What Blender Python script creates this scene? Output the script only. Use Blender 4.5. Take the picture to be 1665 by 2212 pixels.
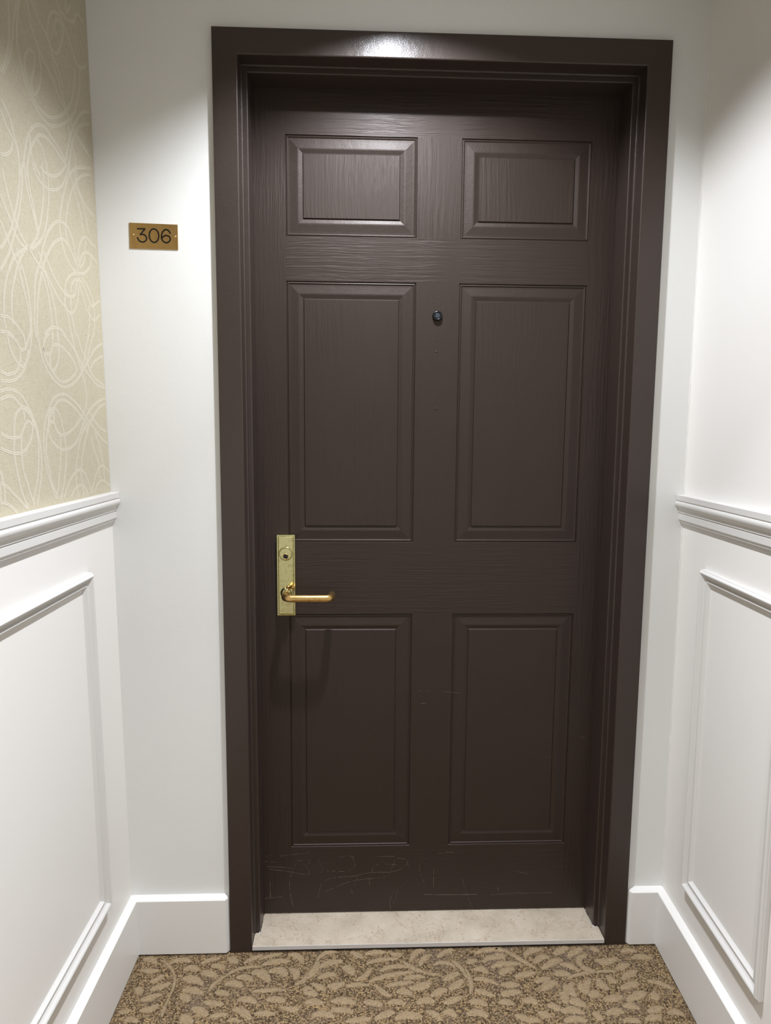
import bpy, bmesh, math, random
from mathutils import Vector, Matrix
random.seed(7)
scene = bpy.context.scene
for o in list(bpy.data.objects): bpy.data.objects.remove(o)
COL = scene.collection

# ------------------------------------------------------------------ camera
cam_d = bpy.data.cameras.new('camera'); cam = bpy.data.objects.new('camera', cam_d); COL.objects.link(cam)
cam_d.sensor_fit = 'HORIZONTAL'; cam_d.sensor_width = 36.0; cam_d.lens = 1471.2134/1665*36.0
cam_d.clip_start = 0.02
YAW, PITCH, ROLL = -0.0383, -0.1183, 0.0078
cy_, sy_, cp_, sp_ = math.cos(YAW), math.sin(YAW), math.cos(PITCH), math.sin(PITCH)
fwd = Vector((-sy_*cp_, cy_*cp_, sp_)); rgt = Vector((cy_, sy_, 0)); up = rgt.cross(fwd)
r2 = rgt*math.cos(ROLL)+up*math.sin(ROLL); u2 = up*math.cos(ROLL)-rgt*math.sin(ROLL)
cam.matrix_world = Matrix(((r2.x,u2.x,-fwd.x,-0.1754),(r2.y,u2.y,-fwd.y,-1.5357),(r2.z,u2.z,-fwd.z,1.2571),(0,0,0,1)))
scene.camera = cam

# ------------------------------------------------------------------ world, light levels, exposure
world = bpy.data.worlds.new('world'); scene.world = world; world.use_nodes = True
world.node_tree.nodes['Background'].inputs[0].default_value = (0.02,0.02,0.02,1)
world.node_tree.nodes['Background'].inputs[1].default_value = 1.0
LAMP_W, BEAM_W = 15.2, 9.2   # downlight in front of the door: flood of the bare lamp, added beam lifting the lower walls
FILL_W = 17.0         # added fill downlight, unseen behind the camera, raising the ambient level
LAMP_COL = (0.96, 1.0, 1.075)
scene.view_settings.view_transform = 'Standard'; scene.view_settings.look = 'None'
scene.view_settings.gamma = 1.0; scene.view_settings.use_curve_mapping = False
scene.view_settings.exposure = 0.1
CEIL = 2.180
ROOM = 2.6             # length of the vestibule towards the photographer
FY = -0.012            # front of the door frame
SY = 0.033             # face of the frame's stop
DY = 0.097             # face of the door
LEAVES=[
[-688,-31,-673,-27,-650,-42,15],[-622,-43,-598,-31,-574,-40,13],[-684,-59,-662,-63,-641,-62,13],[-652,-96,-637,-87,-625,-76,13],[-645,-118,-627,-111,-603,-101,15],[-677,-110,-668,-121,-659,-128,16],
[-657,-146,-639,-140,-616,-130,16],[-696,-133,-687,-142,-676,-149,13],[-695,-176,-679,-175,-669,-170,11],[-651,-174,-627,-169,-613,-158,15],[-647,-30,-620,-51,-600,-78,7],[-600,-78,-594,-109,-596,-137,7],
[-596,-137,-598,-172,-598,-192,7],[-583,-64,-567,-56,-547,-65,15],[-579,-90,-559,-89,-528,-107,19],[-571,-124,-551,-121,-522,-132,16],[-571,-145,-560,-142,-549,-153,19],[-541,-76,-524,-73,-500,-87,16],
[-548,-45,-526,-33,-505,-30,11],[-521,-56,-507,-52,-487,-60,13],[-489,-30,-473,-35,-462,-47,16],[-512,-126,-502,-104,-480,-82,8],[-480,-82,-450,-62,-399,-57,8],[-480,-108,-457,-105,-438,-117,16],
[-457,-90,-437,-87,-417,-99,15],[-423,-80,-402,-76,-377,-104,19],[-384,-73,-357,-70,-343,-90,19],[-405,-53,-370,-42,-336,-43,13],[-446,-48,-427,-32,-404,-23,11],[-414,-37,-388,-25,-360,-20,10],
[-344,-22,-322,-27,-304,-48,15],[-497,-130,-482,-130,-463,-138,13],[-517,-154,-496,-158,-470,-162,13],[-539,-170,-518,-178,-500,-191,18],[-559,-193,-547,-197,-527,-207,19],[-415,-130,-383,-127,-339,-127,10],
[-336,-67,-320,-79,-324,-98,16],[-270,-45,-280,-80,-320,-113,11],[-450,-176,-423,-184,-406,-204,16],[-400,-191,-380,-188,-355,-192,13],[-497,-195,-478,-190,-456,-189,11],[-456,-206,-440,-203,-427,-210,10],
[-676,-199,-661,-195,-644,-204,13],[-301,-124,-289,-128,-274,-136,16],[-346,-172,-319,-180,-303,-174,13],[-443,-152,-420,-150,-399,-161,15],[-379,-154,-360,-151,-336,-159,15],[-306,-102,-284,-76,-274,-45,10],
[-274,-45,-257,-21,-225,-17,11],[-267,-65,-243,-50,-212,-46,16],[-268,-96,-247,-85,-226,-89,13],[-214,-66,-196,-71,-186,-90,19],[-194,-18,-178,-27,-162,-40,13],[-159,-27,-136,-20,-108,-21,13],
[-156,-56,-124,-45,-80,-42,11],[-144,-68,-156,-87,-180,-106,11],[-125,-80,-94,-66,-57,-69,11],[-150,-110,-108,-93,-46,-83,11],[-98,-21,-86,-29,-67,-26,11],[-68,-50,-48,-71,-16,-87,10],
[-16,-87,-1,-92,14,-92,8],[-50,-51,-35,-23,-12,-19,13],[-29,-68,-18,-44,2,-32,13],[14,-41,35,-25,58,-17,13],[2,-64,31,-57,54,-74,10],[21,-111,41,-97,61,-90,15],
[-72,-105,-47,-98,-20,-99,11],[-115,-122,-79,-116,-48,-113,11],[-59,-131,-31,-125,-9,-114,19],[30,-134,50,-123,67,-109,16],[-13,-154,9,-140,27,-137,16],[-89,-141,-71,-138,-54,-149,16],
[-138,-118,-118,-140,-101,-152,11],[-204,-120,-180,-117,-150,-118,11],[-243,-115,-228,-119,-207,-109,16],[-298,-135,-280,-136,-268,-147,16],[-282,-110,-260,-122,-251,-133,13],[78,-78,83,-121,76,-150,10],
[47,-54,64,-70,77,-105,10],[96,-83,115,-79,127,-95,16],[121,-60,146,-44,177,-49,13],[107,-31,145,-19,182,-24,13],[81,-59,94,-55,110,-51,13],[91,-110,115,-110,146,-126,11],
[89,-139,109,-147,133,-158,13],[-95,-210,-67,-201,-36,-208,18],[-140,-212,-118,-199,-95,-193,15],[-202,-213,-174,-211,-146,-208,13],[-276,-201,-254,-192,-225,-203,15],[-237,-189,-214,-183,-186,-191,13],
[8,-200,25,-197,37,-210,16],[61,-205,85,-199,105,-212,16],[-26,-192,-7,-203,0,-219,15],[-293,-164,-273,-161,-252,-168,16],[-235,-162,-206,-159,-180,-170,16],[-163,-164,-140,-168,-122,-175,15],
[-47,-171,-23,-164,-7,-172,16],[14,-173,35,-166,57,-156,15],[-111,-169,-90,-166,-70,-174,15],[72,-174,90,-171,111,-182,15],[224,-42,247,-26,274,-23,15],[243,-67,264,-48,286,-48,15],
[298,-40,317,-28,340,-16,16],[330,-49,351,-33,374,-21,16],[257,-84,288,-64,315,-57,15],[353,-78,357,-54,380,-43,13],[355,-70,362,-86,383,-91,13],[394,-59,417,-64,450,-53,16],
[304,-73,326,-74,344,-94,15],[283,-104,300,-96,322,-105,16],[307,-116,342,-101,381,-97,8],[381,-97,407,-94,431,-96,8],[432,-92,449,-81,471,-74,15],[483,-58,508,-52,534,-59,15],
[492,-90,520,-83,551,-92,15],[434,-119,458,-105,481,-94,15],[490,-110,520,-107,551,-119,11],[493,-125,520,-133,542,-152,13],[421,-145,449,-135,469,-132,16],[338,-124,335,-143,349,-154,16],
[363,-114,346,-136,343,-154,16],[381,-114,383,-133,396,-141,19],[402,-107,410,-119,418,-130,15],[320,-124,307,-145,316,-164,16],[243,-147,260,-129,283,-123,18],[277,-155,287,-163,283,-184,19],
[296,-130,298,-145,287,-170,16],[232,-121,252,-114,271,-111,13],[187,-105,214,-98,239,-95,15],[158,-100,170,-85,193,-82,15],[152,-126,173,-127,194,-128,15],[146,-155,168,-149,193,-146,15],
[138,-76,168,-65,212,-66,13],[178,-20,207,-46,245,-83,10],[371,-176,397,-170,419,-167,16],[422,-181,453,-164,476,-158,18],[493,-154,492,-169,494,-179,19],[408,-194,427,-191,443,-202,15],
[363,-213,387,-204,406,-208,16],[293,-181,311,-178,327,-192,19],[268,-204,293,-198,319,-209,16],[242,-186,258,-190,267,-200,16],[342,-164,357,-158,370,-154,19],[457,-209,477,-203,498,-197,16],
[443,-229,466,-223,483,-223,15],[499,-214,520,-211,533,-222,15],[518,-197,534,-195,550,-198,13],[267,-227,292,-221,318,-228,15],[394,-231,415,-228,432,-235,13],[337,-206,345,-216,353,-226,15],
[164,-208,180,-215,195,-222,15],[217,-202,232,-209,242,-216,16],[186,-225,203,-222,217,-226,13],[463,-37,485,-31,504,-38,13],[394,-22,405,-27,412,-35,13],[524,-38,545,-35,555,-47,13],
[144,-44,161,-38,180,-41,13],[151,-24,168,-20,179,-29,11],[189,-174,208,-171,223,-179,15],[136,-176,154,-173,170,-181,15]]
STITCH=[
[329,1940,331,1904,337,1871,354,1835,369,1814],
[301,1957,314,1920,327,1876,341,1844,364,1813],
[293,1962,304,1919,308,1885,298,1860,291,1839,274,1822,247,1808,209,1803,169,1817,129,1841,93,1871,64,1918,51,1962,52,1984],
[286,1871,282,1844,260,1822,226,1815,188,1823,138,1853,101,1891,80,1940,77,1964],
[283,1873,282,1882,266,1898,249,1902,249,1885,260,1860,266,1841,256,1832,235,1855,226,1884,229,1902,229,1921],
[264,1978,255,1946,240,1928,227,1917,202,1905,178,1893,161,1876,136,1864,113,1852,97,1842,69,1829,23,1819],
[246,1989,223,1970,194,1959,178,1941,169,1918,152,1899,138,1877,118,1867],
[185,1984,180,1998,162,2018,134,2027,115,2018,93,2004,74,1984,53,1976,15,1998],
[185,1984,191,1961,177,1948,158,1948,139,1968,120,2006,129,2016,150,2011,159,1992,150,1983],
[145,2048,126,2038,95,2041,68,2053,54,2074,39,2080,16,2073],
[101,2073,100,2052,79,2077],
[178,1941,155,1925,135,1900],
[12,1911,53,1890,83,1861,114,1823,133,1786,146,1762],
[12,1886,52,1868,82,1845,108,1810,124,1775,132,1741],
[323,1674,307,1713,295,1743,276,1767,251,1784,226,1791,199,1785,171,1777,149,1766,143,1759],
[306,1680,287,1727,263,1756,247,1769,219,1775,188,1770,163,1762,147,1759],
[283,1754,284,1728,269,1709,253,1698],
[257,1759,240,1751,231,1735,226,1720],
[374,1772,361,1764,348,1752,339,1731,329,1711,326,1673],
[377,1755,365,1739,349,1728,333,1715,322,1674],
[345,1719,352,1703,371,1689,386,1685],
[121,1849,118,1821,100,1792,94,1755],
[86,1837,54,1828,15,1816],
[327,1694,331,1661,341,1630,353,1605,369,1575,389,1552,406,1536],
[317,1698,323,1658,334,1623,347,1594,363,1564,385,1530,410,1503],
[310,1700,308,1670,298,1643,287,1621,276,1595],
[299,1705,299,1672,290,1646,282,1622,273,1598],
[384,1663,377,1643,368,1621,356,1599,343,1581,324,1566,316,1560],
[394,1622,382,1605,367,1589,357,1572,341,1562,320,1558],
[400,1580,388,1565,373,1546,358,1527,344,1519],
[317,1560,342,1548,368,1530,386,1506,399,1482,406,1456,409,1431,405,1413],
[320,1561,347,1533,363,1508,377,1480,383,1454,383,1423],
[352,1518,340,1488,330,1464,325,1438,327,1410],
[355,1550,343,1527,330,1503,323,1475,320,1446,322,1411],
[280,1712,269,1694,243,1686,212,1689,178,1703,151,1728,134,1754,128,1768],
[254,1715,231,1711,202,1716,171,1732,140,1759],
[244,1725,243,1685,251,1649,265,1614,283,1586,309,1561],
[225,1732,223,1692,229,1656,243,1617,265,1587,303,1561],
[309,1560,291,1547,269,1537,252,1529],
[277,1541,258,1579,235,1610,207,1632,180,1643,156,1641,137,1629,125,1606,118,1579,112,1556,105,1535,89,1510,68,1490,44,1484,12,1500],
[266,1539,255,1554,233,1579,208,1599,177,1612,154,1608,137,1596,121,1580,112,1564],
[181,1657,185,1627,178,1603,164,1582,141,1568,120,1564],
[148,1674,159,1641,159,1618,144,1602,124,1585,115,1571],
[181,1657,162,1695,136,1736,108,1761,76,1777,18,1796],
[148,1674,134,1700,113,1727,87,1752,54,1771,18,1783],
[104,1762,96,1738,80,1723,54,1709,19,1701],
[130,1753,115,1732,97,1705,82,1679,74,1650],
[104,1735,84,1720,64,1697,49,1657],
[109,1588,104,1612,88,1634,67,1646,51,1644,15,1638],
[67,1640,74,1618],
[107,1577,96,1598,75,1613,51,1616,44,1606,55,1588,85,1570,120,1562,150,1552,170,1536,178,1517,163,1510,137,1516,128,1533,118,1549],
[103,1577,86,1588,76,1606],
[46,1618,12,1607],
[153,1519,147,1535,126,1549,99,1550,85,1539,67,1523,53,1511,8,1531],
[180,1517,182,1490,172,1470,160,1432],
[154,1510,156,1483,146,1451,137,1435],
[113,1542,121,1516,137,1490,160,1479,180,1486,206,1496,230,1513,249,1529,265,1546,277,1564],
[259,1568,245,1556,229,1538,206,1523,184,1513,163,1508],
[273,1548,291,1524,301,1496,304,1468,309,1441,306,1413],
[270,1532,282,1506,292,1477,299,1442,300,1414],
[270,1532,255,1505,247,1479,242,1444,245,1421],
[258,1532,237,1501,226,1471,222,1440,222,1424],
[273,1422,252,1436,226,1442,200,1439,185,1429],
[419,1432,395,1433,372,1425,348,1409],
[423,1407,399,1409,382,1404],
[98,1559,72,1548,50,1530,41,1507,42,1482,53,1447],
[69,1510,70,1478,82,1443],
[435,1314,412,1319,389,1317,368,1309,351,1293,333,1272,321,1248,315,1216,317,1189,325,1160,341,1124],
[437,1301,416,1307,395,1306,378,1296,352,1283,339,1272,327,1251,323,1226,326,1197,335,1168,353,1135],
[402,1243,400,1262,391,1281,368,1291,348,1287,340,1275,339,1258,346,1241,363,1224,389,1216,417,1218,447,1226],
[367,1287,365,1278,365,1269],
[443,1249,424,1243,399,1241,382,1244,372,1255,361,1266,348,1268,339,1260],
[402,1243,406,1217,404,1201,399,1177,391,1154,380,1135,372,1122],
[380,1242,383,1215,381,1193,373,1170,361,1146,351,1126],
[454,1172,435,1164,416,1151,396,1138,376,1123],
[458,1142,438,1137,422,1129,409,1120],
[451,1191,446,1172,443,1156,445,1137],
[270,1131,283,1153,296,1179,302,1206,303,1233,297,1258,286,1279,271,1296,256,1310,231,1319,202,1321,174,1313,144,1300,118,1282,91,1266,59,1247,24,1230,-4,1222],
[259,1130,280,1157,289,1182,295,1210,293,1236,283,1262,273,1277,254,1295,236,1307,211,1310,182,1303,150,1288,120,1272,101,1255],
[281,1265,277,1282,261,1293,242,1289,230,1274,222,1255,218,1244],
[257,1290,257,1278,258,1266],
[282,1262,271,1269,258,1266,247,1252,227,1245,201,1249,173,1258,144,1275,121,1292,106,1315,106,1332,113,1353,126,1375,139,1395,152,1418,160,1441],
[282,1262,278,1244,260,1228,230,1218,197,1220,165,1232,143,1252,124,1272,96,1293,54,1312,1,1325],
[237,1244,237,1218,242,1193,249,1170,257,1147,268,1128],
[218,1244,214,1217,218,1192,229,1161,243,1135,252,1125],
[108,1271,145,1239,163,1206,175,1175,177,1149,168,1123],
[100,1264,130,1225,144,1197,153,1164,148,1138,144,1124],
[95,1240,77,1208,61,1181,61,1149],
[72,1250,53,1220,39,1187,33,1147],
[235,1128,218,1147,193,1166,157,1176,134,1166,116,1144,106,1123],
[203,1127,182,1141,153,1145,134,1135,124,1122],
[104,1126,84,1156,54,1177,27,1174,0,1159],
[89,1126,73,1141,45,1146,13,1136,-5,1127],
[3,1312,42,1302,76,1283,100,1267,119,1250],
[104,1298,77,1278,48,1261,-3,1248],
[301,1421,295,1398,286,1376,269,1358,244,1344,215,1335,181,1339,145,1354,114,1376,82,1399,48,1424,4,1441],
[282,1399,271,1389,254,1394,243,1407,218,1411,187,1403,160,1388,146,1372,176,1353,210,1344,234,1349,255,1362,275,1381,281,1401,271,1417,253,1428],
[258,1390,258,1368,245,1363,225,1383,219,1407,219,1433],
[241,1430,246,1410],
[201,1435,184,1428,160,1415,135,1396,110,1378,78,1362,45,1349,3,1345],
[52,1456,79,1418,91,1395,80,1377,56,1362,3,1350],
[74,1453,95,1423,107,1398,127,1372],
[133,1445,120,1418,102,1401,84,1380],
[85,1374,56,1397,6,1414],
[403,1407,398,1388,387,1372,372,1362,356,1360,339,1376,328,1397,322,1418],
[400,1407,375,1398,363,1387,349,1389,336,1405,330,1417],
[431,1346,411,1342,387,1347,373,1357,365,1372,364,1384],
[433,1331,402,1332,378,1339,356,1355,343,1374,338,1388],
[354,1414,347,1404,346,1392]]
SCRATCH=[
[-749,354,-699,360,-622,366],
[-616,362,-606,379],
[-829,325,-769,320],
[-823,297,-731,292,-680,281],
[-808,283,-712,268,-616,249,-603,262,-622,301,-641,325,-664,322,-686,274,-703,226,-700,150,-685,66],
[-606,307,-600,331],
[-555,330,-546,306,-534,271,-549,258],
[-514,268,-424,263],
[-421,249,-398,269,-369,286,-376,324,-379,345],
[-450,344,-421,344],
[-395,346,-379,348],
[-556,123,-546,182,-520,216,-456,232,-372,237,-321,250,-256,256,-192,255,-140,268,-111,288,-112,299],
[-520,153,-456,183,-392,207,-321,219,-243,225,-198,238,-173,293,-157,327,-128,330,-102,316,-95,284],
[-282,260,-270,288,-231,301,-154,296],
[-356,230,-372,182],
[-388,165,-379,137,-362,119],
[-295,219,-292,180],
[-184,45,-187,98,-165,147,-127,181,-98,201],
[-180,56,-158,111,-146,160],
[-35,349,-21,321,-37,290,-27,235,-6,185],
[-18,318,11,338],
[-62,221,-36,186],
[38,272,39,171],
[-832,121,-745,130],
[-802,214,-803,124],
[-826,349,-794,362],
[-257,343,-167,342],
[60,354,115,361,164,352],
[-13,129,108,124,285,123],
[340,119,462,125,663,125],
[183,235,201,158,225,92,248,44],
[186,99,207,128],
[464,250,531,232],
[375,160,378,142],
[-55,1229,10,1225],
[69,1222,154,1214],
[-44,1159,-14,1163],
[396,1114,422,1095],
[596,876,631,868],
[774,977,798,970]]
# ------------------------------------------------------------------ helpers
def srgb(r, g, b):
    f = lambda c: (c/12.92 if c <= 0.04045 else ((c+0.055)/1.055)**2.4)
    return (f(r/255), f(g/255), f(b/255), 1)

class NT:
    def __init__(s, name):
        s.m = bpy.data.materials.new(name); s.m.use_nodes = True
        s.t = s.m.node_tree; s.b = s.t.nodes['Principled BSDF']; s.L = s.t.links
        s.pos = s.t.nodes.new('ShaderNodeNewGeometry').outputs['Position']
    def n(s, typ, **kw):
        x = s.t.nodes.new(typ)
        for k, v in kw.items():
            if k.startswith('i_'):
                key = k[2:]; key = int(key) if key.isdigit() else key.replace('_', ' ')
                if hasattr(v, 'is_linked') or hasattr(v, 'links'): s.L.new(v, x.inputs[key])
                else: x.inputs[key].default_value = v
            else: setattr(x, k, v)
        return x
    def scaled(s, v, vec=None):
        return s.n('ShaderNodeVectorMath', operation='MULTIPLY', i_0=(vec or s.pos), i_1=v).outputs[0]
    def noise(s, v, scale=1.0, detail=2.0, rough=0.5, dist=0.0, vec=None):
        return s.n('ShaderNodeTexNoise', i_Vector=s.scaled(v, vec), i_Scale=scale, i_Detail=detail, i_Roughness=rough, i_Distortion=dist).outputs['Fac']
    def math(s, op, a, b=0.0, clamp=False):
        return s.n('ShaderNodeMath', operation=op, use_clamp=clamp, i_0=a, i_1=b).outputs[0]
    def ramp(s, fac, stops):
        r = s.n('ShaderNodeValToRGB', i_Fac=fac); e = r.color_ramp.elements
        while len(e) < len(stops): e.new(0.5)
        for el, (p, c) in zip(e, stops): el.position = p; el.color = c
        return r.outputs['Color']
    def mix(s, fac, a, b):
        x = s.n('ShaderNodeMix', data_type='RGBA')
        for i, v in ((0, fac), (6, a), (7, b)):
            if hasattr(v, 'is_linked'): s.L.new(v, x.inputs[i])
            else: x.inputs[i].default_value = v
        return x.outputs[2]
    def bump(s, h, strength, dist, normal=None):
        x = s.n('ShaderNodeBump', i_Height=h, i_Strength=strength, i_Distance=dist)
        if normal is not None: s.L.new(normal, x.inputs['Normal'])
        return x.outputs['Normal']
    def out(s, color=None, rough=None, metal=None, normal=None, spec=None):
        for k, v in (('Base Color', color), ('Roughness', rough), ('Metallic', metal), ('Normal', normal), ('Specular IOR Level', spec)):
            if v is None: continue
            if hasattr(v, 'is_linked'): s.L.new(v, s.b.inputs[k])
            else: s.b.inputs[k].default_value = v
        return s.m

def paint(name, col, rough, bumpd=0.00025, var=0.03, nscale=260):
    k = NT(name)
    big = k.noise((3, 3, 3), 1, 2)
    c2 = tuple(min(1, x*(1-var)) for x in col[:3])+(1,)
    h = k.noise((1, 1, 1), nscale, 3, 0.6)
    h2 = k.noise((1, 1, 1), 45, 2)
    nrm = k.bump(k.math('ADD', h, k.math('MULTIPLY', h2, 1.5)), 0.35, bumpd)
    return k.out(k.mix(big, col, c2), rough, normal=nrm)

def door_paint(name, grain):
    """satin brown paint; grain: 'v', 'h' (embossed wood grain) or None (smooth steel)"""
    k = NT(name)
    col = srgb(*(DOORCOL if grain else FRAMECOL))
    big = k.noise((5, 5, 5), 1, 2)
    c = k.mix(big, col, tuple(x*0.93 for x in col[:3])+(1,))
    peel = k.noise((1, 1, 1), 420, 2)
    if grain in ('v', 'h'):
        warp = k.noise((4, 4, 4), 1, 2)
        wv = k.n('ShaderNodeCombineXYZ')
        amt = k.math('MULTIPLY', k.math('SUBTRACT', warp, 0.5), 0.022)
        k.L.new(amt, wv.inputs[0 if grain == 'v' else 2])
        vec = k.n('ShaderNodeVectorMath', operation='ADD', i_0=k.pos, i_1=wv.outputs[0]).outputs[0]
        s1 = (150, 1, 5) if grain == 'v' else (5, 1, 150)
        g1 = k.noise(s1, 1, 3, 0.6, 0.25, vec)
        s2 = (380, 1, 20) if grain == 'v' else (20, 1, 380)
        g2 = k.noise(s2, 1, 2, 0.5, 0.1, vec)
        mask = k.math('MULTIPLY', k.math('SUBTRACT', k.noise((7, 1, 4), 1, 1), 0.28, True), 3.0, True)
        g = k.math('MULTIPLY', k.math('ADD', g1, k.math('MULTIPLY', g2, 0.45)), mask)
        nrm = k.bump(g, 0.5, 0.0028)
        nrm = k.bump(peel, 0.25, 0.0003, nrm)
    else:
        streak = k.noise((40, 40, 40), 1, 2)
        nrm = k.bump(k.math('ADD', peel, k.math('MULTIPLY', streak, 2.0)), 0.4, 0.0006)
    k.b.inputs['Coat Weight'].default_value = 0.08 if grain else 0.42; k.b.inputs['Coat Roughness'].default_value = 0.3 if grain else 0.22
    k.L.new(nrm, k.b.inputs['Coat Normal']); k.b.inputs['Specular Tint'].default_value = (1.0, 0.89, 0.83, 1)
    return k.out(c, DOORROUGH if grain else FRAMEROUGH, normal=nrm, spec=0.4)

def soften(o, ang=32):
    for p in o.data.polygons: p.use_smooth = True
    o.data.set_sharp_from_angle(angle=math.radians(ang))
    m = o.modifiers.new('weighted_normal', 'WEIGHTED_NORMAL'); m.keep_sharp = True; m.weight = 100
    return o

def smooth(o, on=True):
    for p in o.data.polygons: p.use_smooth = on
    return o

def tag(o, label=None, cat=None, group=None, kind=None):
    for k, v in (('label', label), ('category', cat), ('group', group), ('kind', kind)):
        if v: o[k] = v
    return o

def empty(name, loc, parent=None):
    o = bpy.data.objects.new(name, None); COL.objects.link(o); o.location = loc
    o.empty_display_size = 0.05
    if parent is not None:
        o.parent = parent; o.location = Vector(loc)-world_loc(parent)
    return o

def world_loc(o):
    v = Vector(o.location)
    while o.parent is not None: o = o.parent; v += Vector(o.location)
    return v

def obj(name, verts, faces, mat, parent=None, sm=False, origin=None, uv=None):
    """one mesh object; verts in world metres; its origin is put at the base of the piece"""
    vs = [Vector(v) for v in verts]
    if origin is None:
        mn = Vector((min(v.x for v in vs), min(v.y for v in vs), min(v.z for v in vs)))
        mx = Vector((max(v.x for v in vs), max(v.y for v in vs), max(v.z for v in vs)))
        origin = Vector(((mn.x+mx.x)/2, (mn.y+mx.y)/2, mn.z))
    origin = Vector(origin)
    me = bpy.data.meshes.new(name)
    me.from_pydata([v-origin for v in vs], [], faces)
    if uv:
        l = me.uv_layers.new(name='uv')
        for lp in me.loops: l.data[lp.index].uv = uv[lp.vertex_index]
    bm = bmesh.new(); bm.from_mesh(me); bmesh.ops.recalc_face_normals(bm, faces=bm.faces); bm.to_mesh(me); bm.free()
    me.materials.append(mat)
    o = bpy.data.objects.new(name, me); COL.objects.link(o)
    o.location = origin
    if parent is not None:
        o.parent = parent; o.location = origin-world_loc(parent)
    if sm: smooth(o)
    return o

def bevel(o, w=0.001, seg=2, ang=35):
    m = o.modifiers.new('bevel', 'BEVEL'); m.width = w; m.segments = seg; m.limit_method = 'ANGLE'; m.angle_limit = math.radians(ang)
    m.harden_normals = False
    return o

class Geo:
    def __init__(s): s.v = []; s.f = []
    def add(s, vs, fs):
        b = len(s.v); s.v += [tuple(v) for v in vs]; s.f += [tuple(i+b for i in f) for f in fs]
    def box(s, x0, x1, y0, y1, z0, z1):
        s.add([(x0,y0,z0),(x1,y0,z0),(x1,y1,z0),(x0,y1,z0),(x0,y0,z1),(x1,y0,z1),(x1,y1,z1),(x0,y1,z1)],
              [(0,3,2,1),(4,5,6,7),(0,1,5,4),(1,2,6,5),(2,3,7,6),(3,0,4,7)])
    def prism(s, a, b):
        """two equal-length loops of points joined by sides and capped"""
        n = len(a)
        s.add(list(a)+list(b), [(i, (i+1) % n, n+(i+1) % n, n+i) for i in range(n)]+[tuple(range(n-1, -1, -1)), tuple(range(n, 2*n))])
    def strip(s, loops, closed=False):
        """open grid of point rows"""
        n = len(loops[0]); vs = [p for l in loops for p in l]; fs = []
        for i in range(len(loops)-1):
            for j in range(n if closed else n-1):
                k = (j+1) % n
                fs.append((i*n+j, i*n+k, (i+1)*n+k, (i+1)*n+j))
        s.add(vs, fs)
    def lathe(s, prof, frame, seg=32, cap=True):
        """prof: (radius, height) pairs; frame: origin, axis, u, v"""
        o, ax, u, v = [Vector(q) for q in frame]
        loops = [[o+ax*h+(u*math.cos(2*math.pi*i/seg)+v*math.sin(2*math.pi*i/seg))*r for i in range(seg)] for r, h in prof]
        s.strip(loops, True)
        if cap:
            b = len(s.v)
            s.v.append(tuple(o+ax*prof[-1][1])); last = b-seg
            s.f += [(last+i, last+(i+1) % seg, b) for i in range(seg)]
    def tube(s, path, r, seg=18, caps=True):
        P = [Vector(q) for q in path]; loops = []; u = None
        for i, q in enumerate(P):
            t = (P[min(i+1, len(P)-1)]-P[max(i-1, 0)]).normalized()
            if u is None:
                u = t.orthogonal().normalized()
            u = (u-t*u.dot(t)).normalized(); w = t.cross(u)
            rr = r[i] if isinstance(r, (list, tuple)) else r
            loops.append([q+(u*math.cos(2*math.pi*k/seg)+w*math.sin(2*math.pi*k/seg))*rr for k in range(seg)])
        s.strip(loops, True)
        if caps:
            for l in (loops[0], loops[-1]):
                b = len(s.v); s.v += [tuple(q) for q in l]; s.f.append(tuple(range(b, b+seg)))
    def make(s, name, mat, parent=None, sm=False, **kw):
        return obj(name, s.v, s.f, mat, parent, sm, **kw)

def catmull(P, per=6):
    out = []
    n = len(P)
    for i in range(n-1):
        p0, p1, p2, p3 = P[max(i-1, 0)], P[i], P[i+1], P[min(i+2, n-1)]
        for k in range(per):
            t = k/per
            out.append(tuple(0.5*((2*b)+(-a+c)*t+(2*a-5*b+4*c-d)*t*t+(-a+3*b-3*c+d)*t**3) for a, b, c, d in zip(p0, p1, p2, p3)))
    out.append(tuple(P[-1])); return out

# side walls: s = distance from the door wall, z = height, n = distance out of the wall surface
def XL(z): return -0.7175+(-0.7404+0.7175)*z/2
def XR(z): return 0.5747+(0.5691-0.5747)*z/2
def LW(s, z, n=0.0): return (XL(z)-0.011*s+n, -s, z)
def RW(s, z, n=0.0): return (XR(z)-0.0371*s-n, -s, z)

# ------------------------------------------------------------------ materials
DOORCOL = (43, 33, 28); FRAMECOL = (48, 38, 33); DOORROUGH = 0.53; FRAMEROUGH = 0.55
M = {}
M['wall'] = paint('eggshell_wall_paint', srgb(226, 226, 223), 0.5, 0.0003)
M['wains'] = paint('white_wainscot_paint', srgb(231, 228, 223), 0.42, 0.0002)
M['trim'] = paint('white_satin_trim_paint', srgb(228, 226, 222), 0.32, 0.00008, 0.02, 180)
M['mould'] = paint('white_satin_moulding_paint', srgb(211, 209, 205), 0.34, 0.00006, 0.02, 180)
M['ceil'] = paint('ceiling_paint', srgb(225, 222, 215), 0.8)
M['dv'] = door_paint('brown_door_paint_vertical_grain', 'v')
M['dh'] = door_paint('brown_door_paint_horizontal_grain', 'h')
M['dp'] = door_paint('brown_door_paint_orange_peel', 'p')
M['steel'] = door_paint('brown_frame_paint', None)

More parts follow.
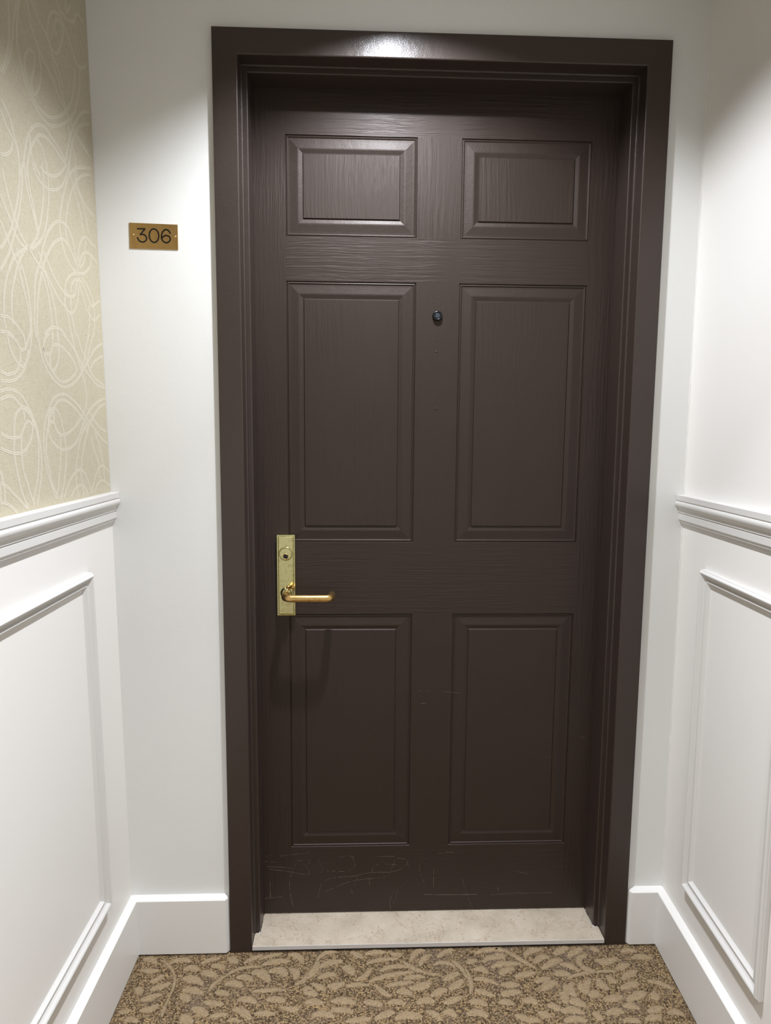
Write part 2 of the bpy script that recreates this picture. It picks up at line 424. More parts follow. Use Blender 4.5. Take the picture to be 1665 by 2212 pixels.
def linen(k):
    th = k.noise((1, 900, 90), 1, 2); tv = k.noise((1, 90, 900), 1, 2)
    weave = k.math('ADD', k.math('MULTIPLY', th, 0.5), k.math('MULTIPLY', tv, 0.5))
    slub = k.noise((1, 60, 320), 1, 3, 0.6)
    c = k.ramp(weave, [(0.25, srgb(164, 154, 131)), (0.5, srgb(183, 174, 152)), (0.75, srgb(194, 186, 166))])
    c = k.mix(k.math('MULTIPLY', k.math('SUBTRACT', slub, 0.64, True), 2.8, True), c, srgb(136, 126, 104))
    return c, weave
k = NT('linen_wallpaper')
c, weave = linen(k)
M['paper'] = k.out(c, 0.75, normal=k.bump(weave, 0.35, 0.0004), spec=0.3)

k = NT('chain_stitch_thread')            # linen showing between two rows of small off-white stitches
c, weave = linen(k)
sep = k.n('ShaderNodeSeparateXYZ', i_Vector=k.n('ShaderNodeUVMap').outputs[0])
rowd = k.math('ABSOLUTE', k.math('SUBTRACT', k.math('ABSOLUTE', k.math('SUBTRACT', sep.outputs[1], 0.5)), 0.3))   # 0 on each row
row = k.math('SUBTRACT', 1.0, k.math('MULTIPLY', rowd, 4.6), True)
wav = k.math('ADD', 0.72, k.math('MULTIPLY', k.math('SINE', k.math('MULTIPLY', sep.outputs[0], 2*math.pi/0.0036)), 0.28))
fac = k.math('MULTIPLY', k.math('MULTIPLY', row, wav), 1.7, True)
M['stitch'] = k.out(k.mix(fac, c, srgb(207, 200, 184)), 0.8, normal=k.bump(fac, 0.3, 0.0004), spec=0.2)

k = NT('carpet_loop_ground')
v1 = k.n('ShaderNodeTexVoronoi', i_Vector=k.scaled((1, 1, 1)), i_Scale=290.0)
dist = v1.outputs['Distance']; cc = k.n('ShaderNodeSeparateColor', i_Color=v1.outputs['Color']).outputs[0]
c = k.ramp(cc, [(0.0, srgb(94, 77, 57)), (0.3, srgb(122, 102, 76)), (0.58, srgb(142, 121, 92)), (0.8, srgb(176, 148, 106)), (1.0, srgb(132, 115, 98))])
dk = k.math('MULTIPLY', k.math('SUBTRACT', dist, 0.42, True), 2.4, True)
c = k.mix(dk, c, srgb(66, 52, 40))
c = k.mix(k.math('MULTIPLY', k.math('SUBTRACT', k.noise((9, 9, 9), 1, 2), 0.52, True), 2.2, True), c, srgb(112, 98, 88))
M['loop'] = k.out(c, 0.95, normal=k.bump(k.math('SUBTRACT', 1.0, dist), 0.9, 0.003), spec=0.1)
k = NT('carpet_cut_pile_leaf')
n1 = k.noise((1, 1, 1), 330, 3, 0.7); n2 = k.noise((14, 14, 14), 1, 2); n3 = k.noise((90, 520, 1), 1, 2, 0.6)
tuft = k.math('ADD', k.math('MULTIPLY', n1, 0.6), k.math('MULTIPLY', n3, 0.4))
c = k.ramp(tuft, [(0.3, srgb(96, 79, 58)), (0.42, srgb(134, 114, 87)), (0.52, srgb(155, 135, 106)), (0.68, srgb(178, 157, 127))])
c = k.mix(k.math('MULTIPLY', n2, 0.45), c, srgb(140, 122, 98))
M['pile'] = k.out(c, 0.95, normal=k.bump(tuft, 1.0, 0.003), spec=0.1)

k = NT('cream_limestone')
a = k.noise((14, 14, 14), 1, 4, 0.6); b = k.noise((1, 1, 1), 210, 2); d = k.n('ShaderNodeTexVoronoi', i_Vector=k.scaled((1, 1, 1)), i_Scale=48.0)
c = k.ramp(a, [(0.3, srgb(172, 159, 141)), (0.5, srgb(187, 174, 156)), (0.7, srgb(197, 185, 168))])
c = k.mix(k.math('MULTIPLY', k.math('SUBTRACT', b, 0.60, True), 3.5, True), c, srgb(140, 122, 98))
c = k.mix(k.math('MULTIPLY', k.math('SUBTRACT', 0.13, d.outputs['Distance'], True), 9.0, True), c, srgb(140, 114, 84))
vein = k.math('ABSOLUTE', k.math('SUBTRACT', k.noise((9, 9, 9), 1, 5, 0.65, 0.6), 0.5))
c = k.mix(k.math('MULTIPLY', k.math('SUBTRACT', 0.010, vein, True), 70.0, True), c, srgb(150, 130, 106))
M['stone'] = k.out(c, 0.42)
k = NT('threshold_honed_edge'); M['stone_edge'] = k.out(srgb(196, 192, 188), 0.5)
k = NT('dark_gap'); M['black'] = k.out(srgb(18, 15, 14), 0.9)
k = NT('black_plastic'); M['plastic'] = k.out(srgb(20, 20, 21), 0.25)
k = NT('engraving_enamel'); M['enamel'] = k.out(srgb(18, 14, 10), 0.18)
k = NT('dark_keyway'); M['keyway'] = k.out(srgb(20, 14, 12), 0.6)
k = NT('peephole_lens'); k.b.inputs['Transmission Weight'].default_value = 0.35; M['lens'] = k.out(srgb(60, 68, 78), 0.04, spec=0.9)

def brass(name, light, dark, r0, r1, spot=140):
    k = NT(name)
    a = k.noise((1, 1, 1), 30, 3, 0.6); b = k.noise((1, 1, 1), spot, 3, 0.7)
    f = k.math('MULTIPLY', k.math('SUBTRACT', b, 0.5, True), 3.0, True)
    c = k.mix(f, light, dark)
    r = k.math('ADD', r0, k.math('MULTIPLY', a, r1-r0))
    return k.out(c, r, 1.0, normal=k.bump(b, 0.08, 0.0003))
M['brass_plate'] = brass('tarnished_brass_plate', srgb(204, 198, 146), srgb(160, 152, 104), 0.16, 0.30)
M['brass_lever'] = brass('worn_brass_lever', srgb(208, 172, 112), srgb(160, 122, 66), 0.26, 0.4, 90)
M['brass_sign'] = brass('brushed_brass_sign', srgb(190, 156, 100), srgb(168, 134, 82), 0.34, 0.44, 60)
k = NT('scuffed_paint'); M['scuff'] = k.out(srgb(112, 97, 86), 0.6)
k = NT('lamp_can_baffle'); M['baffle'] = k.out(srgb(40, 40, 40), 0.6)
k = NT('lamp_lens'); k.b.inputs['Emission Color'].default_value = (1, .95, .86, 1); k.b.inputs['Emission Strength'].default_value = 8.0; M['lamp'] = k.m

# ------------------------------------------------------------------ the setting: floor, walls, ceiling
def quad_wall(fn, s1, z0, z1, n=0.0, ns=4, nz=4):
    rows = [[fn(s1*i/ns, z0+(z1-z0)*j/nz, n) for i in range(ns+1)] for j in range(nz+1)]
    g = Geo(); g.strip(rows); return g

g = Geo(); g.box(-0.95, 0.75, -ROOM-0.06, 0.3, -0.06, 0.0)
floor = tag(g.make('floor', M['loop']), 'tan and brown patterned carpet floor in front of the door', 'floor', kind='structure')

# raised cut-pile leaves and stems of the carpet pattern
CARPET_TILE = 238
g = Geo()
def leaf(a, b, c, w, z=0.0002):
    a, b, c = Vector(a), Vector(b), Vector(c)
    m = b*2-(a+c)*0.5; N = 18; rows = []
    for i in range(N+1):
        t = i/N
        q = a*(1-t)**2+m*2*t*(1-t)+c*t*t
        d = ((m-a)*(1-t)+(c-m)*t).normalized(); nn = Vector((-d.y, d.x))
        hw = w*0.5*max(0.06, math.sin(math.pi*(0.08+0.84*t))**0.75)*(1+0.16*random.uniform(-1, 1)); hr = w*0.5*(random.uniform(-.13, .13))
        hgt = 0.0024*min(1, 0.35+math.sin(math.pi*t)*1.2)
        rows.append([Vector((q.x+nn.x*(hw*e+hr), q.y+nn.y*(hw*e+hr), z+hgt*k2)) for e, k2 in ((-1, -.1), (-.8, .7), (-.35, 1), (.35, 1), (.8, .7), (1, -.1))])
    g.strip(rows)
for tile in range(0, 11):
    for L_ in LEAVES:
        pts = []
        for i in range(3):
            x, y = L_[2*i], L_[2*i+1]
            if tile % 2: x = -150-x
            if tile: y -= CARPET_TILE*tile
            pts.append((x/1000, y/1000))
        xs = [q[0] for q in pts]; ym = pts[1][1]
        if max(xs) > XR(0)-0.0371*(-ym)-0.022 or min(xs) < XL(0)+0.022 or ym < -ROOM+0.02: continue
        if tile == 0 and max(q[1] for q in pts) > -0.012 : continue
        leaf(*pts, L_[6]/1000*1.2)
tag(g.make('pile_leaves', M['pile'], floor, True), 'raised tan leaf scrolls of the carpet', kind='stuff')

# ceiling with a round opening for each downlight
LX, LY = -0.110, -0.335
AP, APX, APY = 0.078, 0.012, 0.012   # aperture radius and its offset from the lamp
LIGHTS = [(LX, LY), (-0.11, -2.05)]  # door downlight, then the added fill downlight
ys = [0.3, -1.1, -ROOM-0.06]
V_ = []; F_ = []
for (lx, ly), y1, y0 in zip(LIGHTS, ys[:-1], ys[1:]):
    S = 48; cx = lx+APX; ly = ly+APY
    ring = [(cx+AP*math.cos(2*math.pi*i/S), ly+AP*math.sin(2*math.pi*i/S), CEIL) for i in range(S)]
    outer = []
    for i in range(S):
        a = 2*math.pi*i/S; dx, dy = math.cos(a), math.sin(a)
        t = min(((0.75-cx)/dx if dx > 1e-9 else 1e9), ((-0.95-cx)/dx if dx < -1e-9 else 1e9), ((y1-ly)/dy if dy > 1e-9 else 1e9), ((y0-ly)/dy if dy < -1e-9 else 1e9))
        outer.append((cx+dx*t, ly+dy*t, CEIL))
    b = len(V_); V_ += ring+outer
    F_ += [(b+i, b+(i+1) % S, b+S+(i+1) % S, b+S+i) for i in range(S)]
    for X in (0.75, -0.95):
        for Y in (y0, y1):
            V_.append((X, Y, CEIL)); ci = len(V_)-1
            # fill each corner with the triangle between its two neighbouring border points
            best = sorted(range(S), key=lambda i: (outer[i][0]-X)**2+(outer[i][1]-Y)**2)
            for i in range(S):
                p, q = outer[i], outer[(i+1) % S]
                onx = lambda e: abs(e[0]-X) < 1e-6
                ony = lambda e: abs(e[1]-Y) < 1e-6
                if (onx(p) and ony(q) and not ony(p)) or (ony(p) and onx(q) and not onx(p)): F_.append((b+S+i, b+S+(i+1) % S, ci))
ceiling = tag(obj('ceiling', V_, F_, M['ceil']), 'plain low ceiling above the entrance door', 'ceiling', kind='structure')

# door wall with the opening for the frame
g = Geo()
OX, OZ = 0.470, 2.068
g.box(-0.80, -OX, 0.0, 0.16, 0, CEIL+0.005); g.box(OX, 0.65, 0.0, 0.16, 0, CEIL+0.005); g.box(-OX, OX, 0.0, 0.16, OZ, CEIL+0.005)
wall_back = tag(g.make('wall_back', M['wall']), 'white painted wall around the brown door', 'wall', kind='structure')
g = quad_wall(LW, ROOM, 0, CEIL)
wall_left = tag(g.make('wall_left', M['wains']), 'left side wall, white below and papered above the rail', 'wall', kind='structure')
g = quad_wall(RW, ROOM, 0, CEIL)
wall_right = tag(g.make('wall_right', M['wains']), 'right side wall painted plain white', 'wall', kind='structure')
g = Geo(); g.box(-0.95, 0.75, -ROOM-0.05, -ROOM, 0, CEIL+0.005)
wall_front = tag(g.make('wall_front', M['wall']), 'plain white wall opposite the door', 'wall', kind='structure')

g = Geo(); zz = [0.15+i*0.012 for i in range(166)]
g.tube([(XR(z)-0.0004+random.uniform(-.0005, .0005), -0.0004, z) for z in zz], [0.0016*random.uniform(.5, 1.25) for _ in zz], 6)
g.make('caulk_bead', M['trim'], wall_right, True)

# wallpaper with its stitched scrolls
RAIL_T = 1.1175
g = quad_wall(LW, ROOM-0.01, RAIL_T-0.004, CEIL-0.002, 0.0006)
g.v = [(x, y if y < -0.003 else -0.0012, z) for x, y, z in g.v]
paper = tag(g.make('wallpaper', M['paper'], wall_left), 'beige linen wallpaper with off-white looping scrolls')
V_, F_, UV_ = [], [], []
HW = 0.0027
def stitch(pts):
    P = catmull(pts, 7); d = 0.0; b0 = None
    for i, (s, z) in enumerate(P):
        a, c = P[max(i-1, 0)], P[min(i+1, len(P)-1)]
        tx, tz = c[0]-a[0], c[1]-a[1]; l = math.hypot(tx, tz) or 1e-6
        nx, nz_ = -tz/l*HW, tx/l*HW
        if i: d += math.hypot(s-P[i-1][0], z-P[i-1][1])
        ok = 0.003 < s < ROOM-0.02 and RAIL_T+0.002 < z < CEIL-0.004
        if not ok: b0 = None; continue
        b = len(V_)
        V_.extend([LW(s-nx, z-nz_, LIFT), LW(s, z, LIFT), LW(s+nx, z+nz_, LIFT)])
        UV_.extend([(d, 0), (d, 0.5), (d, 1)])
        if b0 is not None: F_.extend([(b0, b0+1, b+1, b), (b0+1, b0+2, b+2, b+1)])
        b0 = b
LIFT = 0.00072
for rep in range(6):
    for qi, L_ in enumerate(STITCH):
        pts = [(L_[2*i]/1000, L_[2*i+1]/1000) for i in range(len(L_)//2)]
        W_ = 0.45
        if rep % 2: pts = [((rep+1)*W_-s, z) for s, z in pts]
        else: pts = [(s+rep*W_, z) for s, z in pts]
        if rep: pts = [q for q in pts if rep*W_ <= q[0] <= (rep+1)*W_]
        LIFT = 0.00070+0.000002*(qi % 40)
        if len(pts) > 1: stitch(pts)
tag(obj('stitching', V_, F_, M['stitch'], paper, uv=UV_), 'off-white chain-stitched loops', kind='stuff')

# ------------------------------------------------------------------ baseboards
BH, BT = 0.1415, 0.0172
def base_prof(): return [(0, 0.0028), (BT-.0015, 0.0028), (BT, 0.0042), (BT, BH-.001), (BT-.0012, BH+.0004), (0.0, BH+0.0055)]
def side_base(fn, name, label):
    g = Geo()
    g.prism([fn(0.0, z, n) for n, z in base_prof()], [fn(ROOM-0.02, z, n) for n, z in base_prof()])
    return tag(g.make(name, M['trim']), label, 'baseboard', kind='structure')
side_base(LW, 'baseboard_left', 'tall white baseboard along the left side wall')
side_base(RW, 'baseboard_right', 'tall white baseboard along the right side wall')
def back_base(name, xa, xe, label):
    """from the room corner xa to the frame xe, with a chamfered end at the frame"""
    sg = 1 if xe > xa else -1; ch = 0.0085
    g = Geo()
    st = []
    for x, k_ in ((xa, 1.0), (xe-sg*ch, 1.0), (xe-sg*0.0005, 0.35)):
        st.append([(x, -n*k_ if n < BT-.002 or True else 0, z-(0.0 if k_ == 1 else 0.002*(z > 0.1))) for n, z in base_prof()])
    n = len(st[0])
    g.strip(st, True); b = len(g.v); g.v += [tuple(q) for q in st[-1]]; g.f.append(tuple(range(b, b+n)))
    return tag(g.make(name, M['trim']), label, 'baseboard', kind='structure')
back_base('baseboard_back_left', XL(0.07)+0.004, -0.4845, 'short white baseboard left of the brown door frame')
back_base('baseboard_back_right', XR(0.07)-0.004, 0.4845, 'short white baseboard right of the brown door frame')

# ------------------------------------------------------------------ chair rails
RAIL = [(0.0, 1.1180), (0.0180, 1.1178), (0.0190, 1.1168), (0.0188, 1.1056), (0.0168, 1.1042), (0.0168, 1.1030), (0.0190, 1.1020), (0.0203, 1.0995), (0.0206, 1.0965),
        (0.0200, 1.0930), (0.0185, 1.0905), (0.0150, 1.0868), (0.0128, 1.0830), (0.0118, 1.0785), (0.0118, 1.0766), (0.0098, 1.0758), (0.0096, 1.0742), (0.0106, 1.0732), (0.0104, 1.0602),
        (0.0088, 1.0590), (0.0074, 1.0560), (0.0072, 1.0535), (0.0052, 1.0525), (0.0040, 1.0490), (0.0022, 1.0445), (0.0, 1.0440)]
def rail(fn, name, label):
    g = Geo(); g.prism([fn(0.0005, z, n) for n, z in RAIL], [fn(ROOM-0.02, z, n) for n, z in RAIL])
    o = soften(g.make(name, M['mould'])); return tag(o, label, 'chair rail', kind='structure')
rail(LW, 'trim_1', 'white moulded chair rail under the wallpaper on the left wall')
rail(RW, 'trim_2', 'white moulded chair rail on the right wall')

# ------------------------------------------------------------------ wainscot panel mouldings
PM = [(0.0, 0.0), (0.0, 0.0085), (0.0014, 0.0096), (0.0018, 0.0092), (0.0026, 0.0118), (0.0045, 0.0138), (0.0065, 0.0145), (0.0085, 0.0140), (0.0102, 0.0126), (0.0114, 0.0106), (0.0130, 0.0082), (0.0155, 0.0062), (0.0185, 0.0052),
      (0.0192, 0.0044), (0.0200, 0.0056), (0.0212, 0.0070), (0.0230, 0.0075), (0.0248, 0.0069), (0.0258, 0.0052), (0.0275, 0.0028), (0.0300, 0.0)]
def panel_frame(fn, name, s0, s1, z0, z1, label):
    root = tag(empty(name, fn((s0+s1)/2, z0)), label, 'panel moulding', kind='structure')
    def ring(t, n): return [(s0+t, z0+t, n), (s1-t, z0+t, n), (s1-t, z1-t, n), (s0+t, z1-t, n)]
    R_ = [ring(t, n) for t, n in PM]
    for e in range(4):
        g = Geo(); g.strip([[fn(*r[e]), fn(*r[(e+1) % 4])] for r in R_])
        soften(g.make('moulding', M['mould'], root))
    return root
panel_frame(LW, 'trim_3', 0.147, 1.25, 0.232, 0.9655, 'white raised picture moulding panel on the left wall')
panel_frame(RW, 'trim_4', 0.1225, 0.4425, 0.236, 0.968, 'narrow white picture moulding panel next to the door on the right wall')
panel_frame(RW, 'trim_5', 0.62, 1.60, 0.236, 0.968, 'wide white picture moulding panel further along the right wall')

# ------------------------------------------------------------------ door frame
HWF, FH = 0.4845, 2.083
PROF = [(0.0, 0.03), (0.0, FY+0.0012), (0.0004, FY+0.0004), (0.0012, FY), (0.0492, FY), (0.0506, FY+0.0003), (0.0517, FY+0.0010), (0.0523, FY+0.0021), (0.0525, FY+0.0034),
        (0.0525, SY-0.0006), (0.0529, SY), (0.0634, SY), (0.0647, SY+0.0003), (0.0656, SY+0.0009), (0.0661, SY+0.0018), (0.0663, SY+0.0030), (0.0663, 0.135), (0.03, 0.135)]
frame = tag(empty('trim_6', (0, 0, 0)), 'dark brown painted steel door frame with stepped reveal', 'door frame', kind='structure')
for sg in (-1, 1):
    g = Geo(); g.strip([[(sg*(HWF-u), y, 0.0), (sg*(HWF-u), y, FH-u)] for u, y in PROF]); soften(g.make('jamb', M['steel'], frame))
g = Geo(); g.strip([[(-(HWF-u), y, FH-u), ((HWF-u), y, FH-u)] for u, y in PROF]); soften(g.make('head', M['steel'], frame))
SEAL = [(0.0525, SY-0.0062), (0.0538, SY-0.0060), (0.0552, SY-0.0048), (0.0560, SY-0.0030), (0.0561, SY)]
for sg in (-1, 1):
    g = Geo(); g.strip([[(sg*(HWF-u), y, 0.0175), (sg*(HWF-u), y, FH-u)] for u, y in SEAL]); g.make('seal_strip', M['steel'], frame, True)
g = Geo(); g.strip([[(-(HWF-u), y, FH-u), ((HWF-u), y, FH-u)] for u, y in SEAL]); g.make('seal_strip', M['steel'], frame, True)

# ------------------------------------------------------------------ threshold
th = tag(empty('threshold', (0, 0.04, 0.0)), 'cream limestone threshold slab at the foot of the brown door', 'threshold')
def notched(z, d=0.0): 
    a, b = 0.4312-d, 0.4175-d
    return [(-a, -0.0145+d, z), (a, -0.0145+d, z), (a, SY-0.0015, z), (b, SY-0.0015, z), (b, 0.128, z), (-b, 0.128, z), (-b, SY-0.0015, z), (-a, SY-0.0015, z)]
g = Geo(); g.prism(notched(0.0064), notched(0.0172)); slab = g.make('slab', M['stone'], th); bevel(slab, 0.0006, 1)
slab.data.materials.append(M['stone_edge'])
for p in slab.data.polygons:
    if p.normal.y < -0.9 and abs(p.center.y-min(v.co.y for v in slab.data.vertices)) < 1e-4: p.material_index = 1
g = Geo(); g.box(-0.4315, 0.4315, -0.0095, 0.128, 0.0, 0.0064); g.make('gap_shade_block', M['black'], th)  # near-black block stands in for the shade under the slab
# wobbly caulk beads where the slab meets the stops
for sg in (-1, 1):
    g = Geo()
    g.tube([(sg*(0.4195+random.uniform(-.0006, .0006)), y, 0.0170) for y in [SY-0.006+i*0.008 for i in range(9)]], [0.0016*random.uniform(.6, 1.2) for _ in range(9)], 6)
    g.make('caulk_bead', M['trim'], th, True)

# ------------------------------------------------------------------ the door
door = tag(empty('door_1', (0, DY, 0.02)), 'dark brown six-panel entrance door with brass lever handle', 'door', kind='structure')
DT, DB, DX = 2.033, 0.0205, 0.423
XP = [(-0.3465, -0.0455), (0.0555, 0.3570)]
ZP = [(0.2005, 0.8108), (0.9887, 1.6003), (1.6993, 1.9203)]
def slabpiece(name, x0, x1, z0, z1, mat):
    g = Geo(); g.box(x0, x1, DY, DY+0.03, z0, z1); return g.make(name, mat, door)
slabpiece('stile', -DX, XP[0][0], DB, DT, M['dv']); slabpiece('stile', XP[1][1], DX, DB, DT, M['dv'])
zr = [DB]+[z for pr in ZP for z in pr]+[DT]
for i in range(0, 8, 2): slabpiece('rail', XP[0][0], XP[1][1], zr[i], zr[i+1], M['dh'])
for z0, z1 in ZP: slabpiece('mullion', XP[0][1], XP[1][0], z0, z1, M['dv'])
DP = [(0, 0), (0.7, 1.6), (1.3, 2.5), (1.9, 2.5), (3.0, 1.5), (4.4, 0.9), (5.2, 1.2), (6.2, 2.4), (7.2, 2.9), (12, 2.6), (20, 1.7), (27, 0.85), (29, 0.8), (30.5, 1.0), (34, 2.0), (38.2, 3.2), (39.2, 3.3), (39.8, 2.6), (40.6, 0.8), (41.2, 0.35)]
for z0, z1 in ZP:
    for x0, x1 in XP:
        g = Geo()
        rings = []
        for t, n in DP:
            t /= 1000; n /= 1000
            rings.append([(x0+t, DY+n, z0+t), (x1-t, DY+n, z0+t), (x1-t, DY+n, z1-t), (x0+t, DY+n, z1-t)])
        g.strip(rings, True); b = len(g.v); g.f.append((b-4, b-3, b-2, b-1))
        pn = g.make('panel', M['dv'], door); pn.data.materials.append(M['dp'])
        for p in pn.data.polygons: p.material_index = 0 if len(p.vertices) == 4 and p.area > 0.015 else 1
# scuffs and scratches on the lower door
g = Geo()
for L_ in SCRATCH:
    P = catmull([(L_[2*i]/2000, L_[2*i+1]/2000) for i in range(len(L_)//2)], 6)
    w = random.uniform(0.00035, 0.0007); rows = []
    for i, (x, z) in enumerate(P):
        a, c = P[max(i-1, 0)], P[min(i+1, len(P)-1)]
        tx, tz = c[0]-a[0], c[1]-a[1]; l = math.hypot(tx, tz) or 1e-6
        ww = w*random.uniform(0.25, 1.0)
        rows.append([(x-tz/l*-ww*-1, DY-0.00012, z+tx/l*-ww), (x-tz/l*ww*-1, DY-0.00012, z+tx/l*ww)])
    cut = 0
    for i in range(len(rows)-1):
        if random.random() < 0.13: continue
        g.strip(rows[i:i+2])
tag(g.make('scratches', M['scuff'], door), 'pale scratches in the paint near the bottom of the door', kind='stuff')
# filled screw holes under the peephole
for x, z, r in ((0.0044, 1.469, 0.0016), (0.0044, 1.4434, 0.0026), (0.0048, 1.3107, 0.0030), (0.0091, 1.0531, 0.0014), (-0.004, 1.555, 0.0014)):
    g = Geo(); g.lathe([(r, 0), (r*.85, .0005), (r*.4, .0008)], ((x, DY, z), (0, -1, 0), (1, 0, 0), (0, 0, 1)), 14); g.make('filled_hole', M['dv'], door, True)

# peephole
peep = tag(empty('peephole', (0.0048, DY, 1.5255), door), 'small black door viewer with glass lens')
fr = ((0.0048, DY, 1.5255), (0, -1, 0), (1, 0, 0), (0, 0, 1))
g = Geo(); g.lathe([(0.0118, 0), (0.0120, 0.0015), (0.0117, 0.0045), (0.0106, 0.0072), (0.0094, 0.0084), (0.0082, 0.0086), (0.0072, 0.0078), (0.0070, 0.0060)], fr, 36, False); g.make('barrel', M['plastic'], peep, True)
g = Geo(); g.lathe([(0.0070, 0.0058), (0.0062, 0.0070), (0.0045, 0.0078), (0.0022, 0.0082), (0.0004, 0.0083)], fr, 28); g.make('lens', M['lens'], peep, True)

# lockset
PX0, PX1, PZ0, PZ1 = -0.3738, -0.3302, 0.8098, 1.0080
lock = tag(empty('lockset', ((PX0+PX1)/2, DY, PZ0), door), 'brass lock plate with key cylinder and return lever')
g = Geo(); rings = []
for t, n in ((0, 0), (0, .0102), (0.0006, .0110), (0.0026, .0113), (0.0034, .0108), (0.0040, .0126), (0.0050, .0136), (0.0060, .0138)):
    rings.append([(PX0+t, DY-n, PZ0+t), (PX1-t, DY-n, PZ0+t), (PX1-t, DY-n, PZ1-t), (PX0+t, DY-n, PZ1-t)])
g.strip(rings, True); b = len(g.v); g.f.append((b-4, b-3, b-2, b-1)); g.make('escutcheon_plate', M['brass_plate'], lock)
PF = DY-0.0138
CX, CZ = -0.3521, 0.9625
fr = ((CX, PF, CZ), (0, -1, 0), (1, 0, 0), (0, 0, 1))
g = Geo(); g.lathe([(0.0170, 0), (0.0170, .0012), (0.0163, .0022), (0.0154, .0024), (0.0149, .0018), (0.0147, .0006)], fr, 44, False); g.make('cylinder_collar', M['brass_plate'], lock, True)
g = Geo(); g.lathe([(0.0144, 0), (0.0144, .0012), (0.0138, .0020), (0.0060, .0022), (0.0010, .0022)], fr, 44); g.make('key_cylinder', M['brass_plate'], lock)
fr2 = ((CX-0.0002, PF-0.0021, CZ-0.0062), (0, -1, 0), (1, 0, 0), (0, 0, 1))
g = Geo(); g.lathe([(0.0072, 0), (0.0070, .0010), (0.0062, .0013), (0.0056, .0006)], fr2, 30, False); g.make('plug_ring', M['brass_lever'], lock, True)
g = Geo(); g.lathe([(0.0056, .0004), (0.0030, .0005), (0.0006, .0005)], fr2, 24); g.make('plug_face', M['keyway'], lock)
g = Geo(); g.box(CX-0.0013, CX+0.0005, PF-0.0032, PF-0.0024, CZ-0.0112, CZ-0.0022); g.make('key_slot', M['black'], lock)
LZ, LX0 = 0.8662, -0.3505
fr = ((LX0, PF, LZ+0.001), (0, -1, 0), (1, 0, 0), (0, 0, 1))
g = Geo(); g.lathe([(0.0150, 0), (0.0150, .0020), (0.0138, .0034), (0.0116, .0042), (0.0110, .0100), (0.0100, .0108)], fr, 40); g.make('lever_rose', M['brass_plate'], lock, True)
BY = DY-0.068            # centre line of the grip
path = []
def arc(cx, cy, r, a0, a1, n=10):
    for i in range(n+1):
        a = a0+(a1-a0)*i/n; path.append((cx+r*math.cos(a), cy+r*math.sin(a), LZ))
path.append((LX0, PF-0.004, LZ)); path.append((LX0, BY+0.024, LZ))
arc(LX0+0.017, BY+0.017, 0.017, math.pi, 1.5*math.pi)
arc(-0.2415-0.0145, BY+0.0145, 0.0145, 1.5*math.pi, 2*math.pi)
path.append((-0.2415, BY+0.030, LZ)); path.append((-0.2415, BY+0.0385, LZ)); path.append((-0.2415, BY+0.0400, LZ))
rr = [0.0086]*len(path); rr[-1] = 0.0074
g = Geo(); g.tube(path, rr, 24); o = g.make('lever', M['brass_lever'], lock, True); bevel(o, 0.0006, 1, 60)
# little turn piece beside the lever
g = Geo(); g.lathe([(0.0062, 0), (0.0062, .006), (0.0050, .0085), (0.0020, .009)], ((-0.3455, PF, 0.8800), (0, -1, 0), (1, 0, 0), (0, 0, 1)), 24); g.make('turn_boss', M['brass_lever'], lock, True)
g = Geo(); g.tube([(-0.3455, PF-.006, 0.8795), (-0.3420, PF-.014, 0.8830), (-0.3365, PF-.022, 0.8862), (-0.3320, PF-.027, 0.8880), (-0.3306, PF-.0285, 0.8884)], [0.0030, 0.0034, 0.0038, 0.0040, 0.0024], 16); g.make('turn_finger', M['brass_lever'], lock, True)

# ------------------------------------------------------------------ number plate
sign = tag(empty('number_plate', (-0.618, -0.001, 1.641)), 'small brass plate engraved 306 on the white wall', 'sign')
C4 = [(-0.6690, 1.6412), (-0.5664, 1.6400), (-0.5662, 1.6920), (-0.6686, 1.6943)]
g = Geo(); g.prism([(x, 0.0, z) for x, z in C4], [(x, -0.0016, z) for x, z in C4]); bevel(g.make('plate', M['brass_sign'], sign), 0.0004, 1)
D3 = [(-6510,16818),(-6352,16818),(-6457,16701),(-6400,16707),(-6352,16684),(-6325,16624),(-6351,16570),(-6414,16547),(-6483,16572),(-6516,16636)]
D0 = [(-6167+101*math.cos(2*math.pi*i/28), 16683+138*math.sin(2*math.pi*i/28)) for i in range(29)]
D6 = [(-5826,16740),(-5855,16791),(-5916,16811),(-5979,16767),(-6009,16673),(-5989,16587),(-5920,16541),(-5853,16564),(-5824,16620),(-5850,16671),(-5920,16691),(-5983,16656),(-6006,16613)]
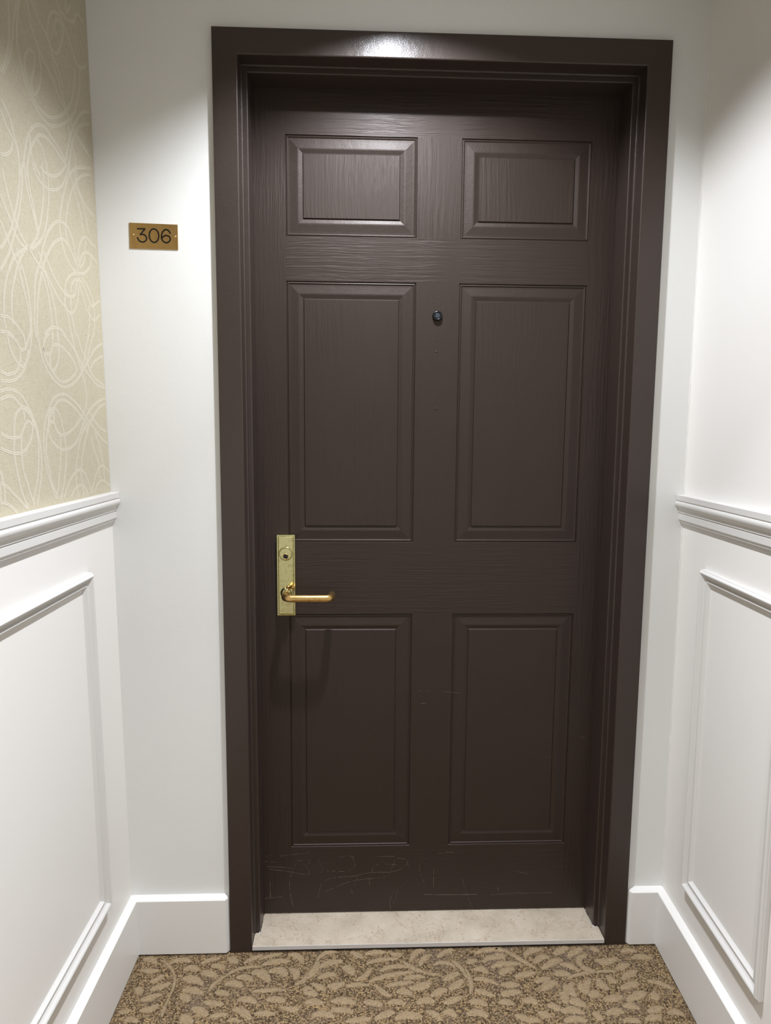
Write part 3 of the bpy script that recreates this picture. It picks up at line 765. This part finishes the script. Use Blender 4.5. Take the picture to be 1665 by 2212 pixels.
for dig, sm_from in ((D3, 3), (D0, 0), (D6, 0)):
    P = [(x*1e-4, z*1e-4) for x, z in dig]
    if sm_from: P = P[:3]+catmull(P[3:], 6)
    else: P = catmull(P, 5)
    g = Geo(); HS = 0.0016; closed = dig is D0
    segs = [P[0:2], P[1:3], P[2:]] if sm_from else [P]
    for si, Q in enumerate(segs):
        rows = []; n_ = len(Q)
        for i, q in enumerate(Q):
            if closed: p0, p1 = Q[(i-1) % (n_-1)], Q[(i+1) % (n_-1)]
            else: p0, p1 = Q[max(i-1, 0)], Q[min(i+1, n_-1)]
            d = (Vector(p1)-Vector(p0)).normalized(); nn = Vector((-d.y, d.x))*HS
            yy = -0.00180-0.00002*si
            rows.append([(q[0]-nn.x, yy+0.00015, q[1]-nn.y), (q[0]-nn.x*.7, yy, q[1]-nn.y*.7), (q[0]+nn.x*.7, yy, q[1]+nn.y*.7), (q[0]+nn.x, yy+0.00015, q[1]+nn.y)])
        g.strip(rows)
    ends = [] if closed else ([P[0], P[1], P[2], P[-1]] if sm_from else [P[0], P[-1]])
    for ei, q in enumerate(ends):
        g.lathe([(HS, 0.00165), (HS*.7, 0.00181+0.00002*ei), (0.0001, 0.00181+0.00002*ei)], ((q[0], 0, q[1]), (0, -1, 0), (1, 0, 0), (0, 0, 1)), 14)
    g.make('digit', M['enamel'], sign)
for x, z in ((-0.6611, 1.6692), (-0.5722, 1.6668)):
    g = Geo(); g.lathe([(0.0029, 0.0014), (0.0027, 0.0024), (0.0018, 0.0031), (0.0004, 0.0033)], ((x, 0, z), (0, -1, 0), (1, 0, 0), (0, 0, 1)), 20); g.make('screw', M['brass_lever'], sign, True)

# ------------------------------------------------------------------ recessed downlights
LH = 0.045
LBL = ['recessed ceiling downlight just in front of the brown door', 'added fill downlight in the ceiling, unseen behind the camera']
for i, (lx, ly) in enumerate(LIGHTS):
    root = tag(empty('downlight', (lx+APX, ly+APY, CEIL)), LBL[i], 'ceiling light', 'downlights in the ceiling')
    fr = ((lx+APX, ly+APY, CEIL), (0, 0, 1), (1, 0, 0), (0, 1, 0))
    g = Geo(); g.lathe([(AP+0.014, 0), (AP+0.013, -0.002), (AP+0.002, -0.0025), (AP, 0.0)], fr, 48, False); g.make('trim_ring', M['trim'], root, True)
    g = Geo(); g.lathe([(AP, 0.0), (AP, LH+0.012), (0.002, LH+0.012)], fr, 48); g.make('can', M['baffle'], root, True)
    g = Geo(); g.lathe([(0.027, LH+0.011), (0.027, LH+0.003), (0.001, LH+0.003)], ((lx, ly, CEIL), (0, 0, 1), (1, 0, 0), (0, 1, 0)), 32); g.make('lamp', M['lamp'], root)
    for nm, watts, spread, rad in (('lamp_light', (LAMP_W, FILL_W)[i], (145, 112)[i], 0.052), ('fill_beam_light', BEAM_W if i == 0 else 0.0, 78, 0.052)):  # second light is an added beam, brightening walls near the floor
        if watts <= 0: continue
        ld = bpy.data.lights.new(nm, 'AREA'); ld.shape = 'DISK'; ld.size = rad; ld.energy = watts; ld.color = LAMP_COL; ld.spread = math.radians(spread)
        lo = bpy.data.objects.new(nm, ld); COL.objects.link(lo); lo.parent = root; lo.rotation_euler.x = math.radians(-15) if nm == 'fill_beam_light' else 0.0; lo.location = (-APX, -APY, LH+(0.001 if nm == 'lamp_light' else 0.0016))
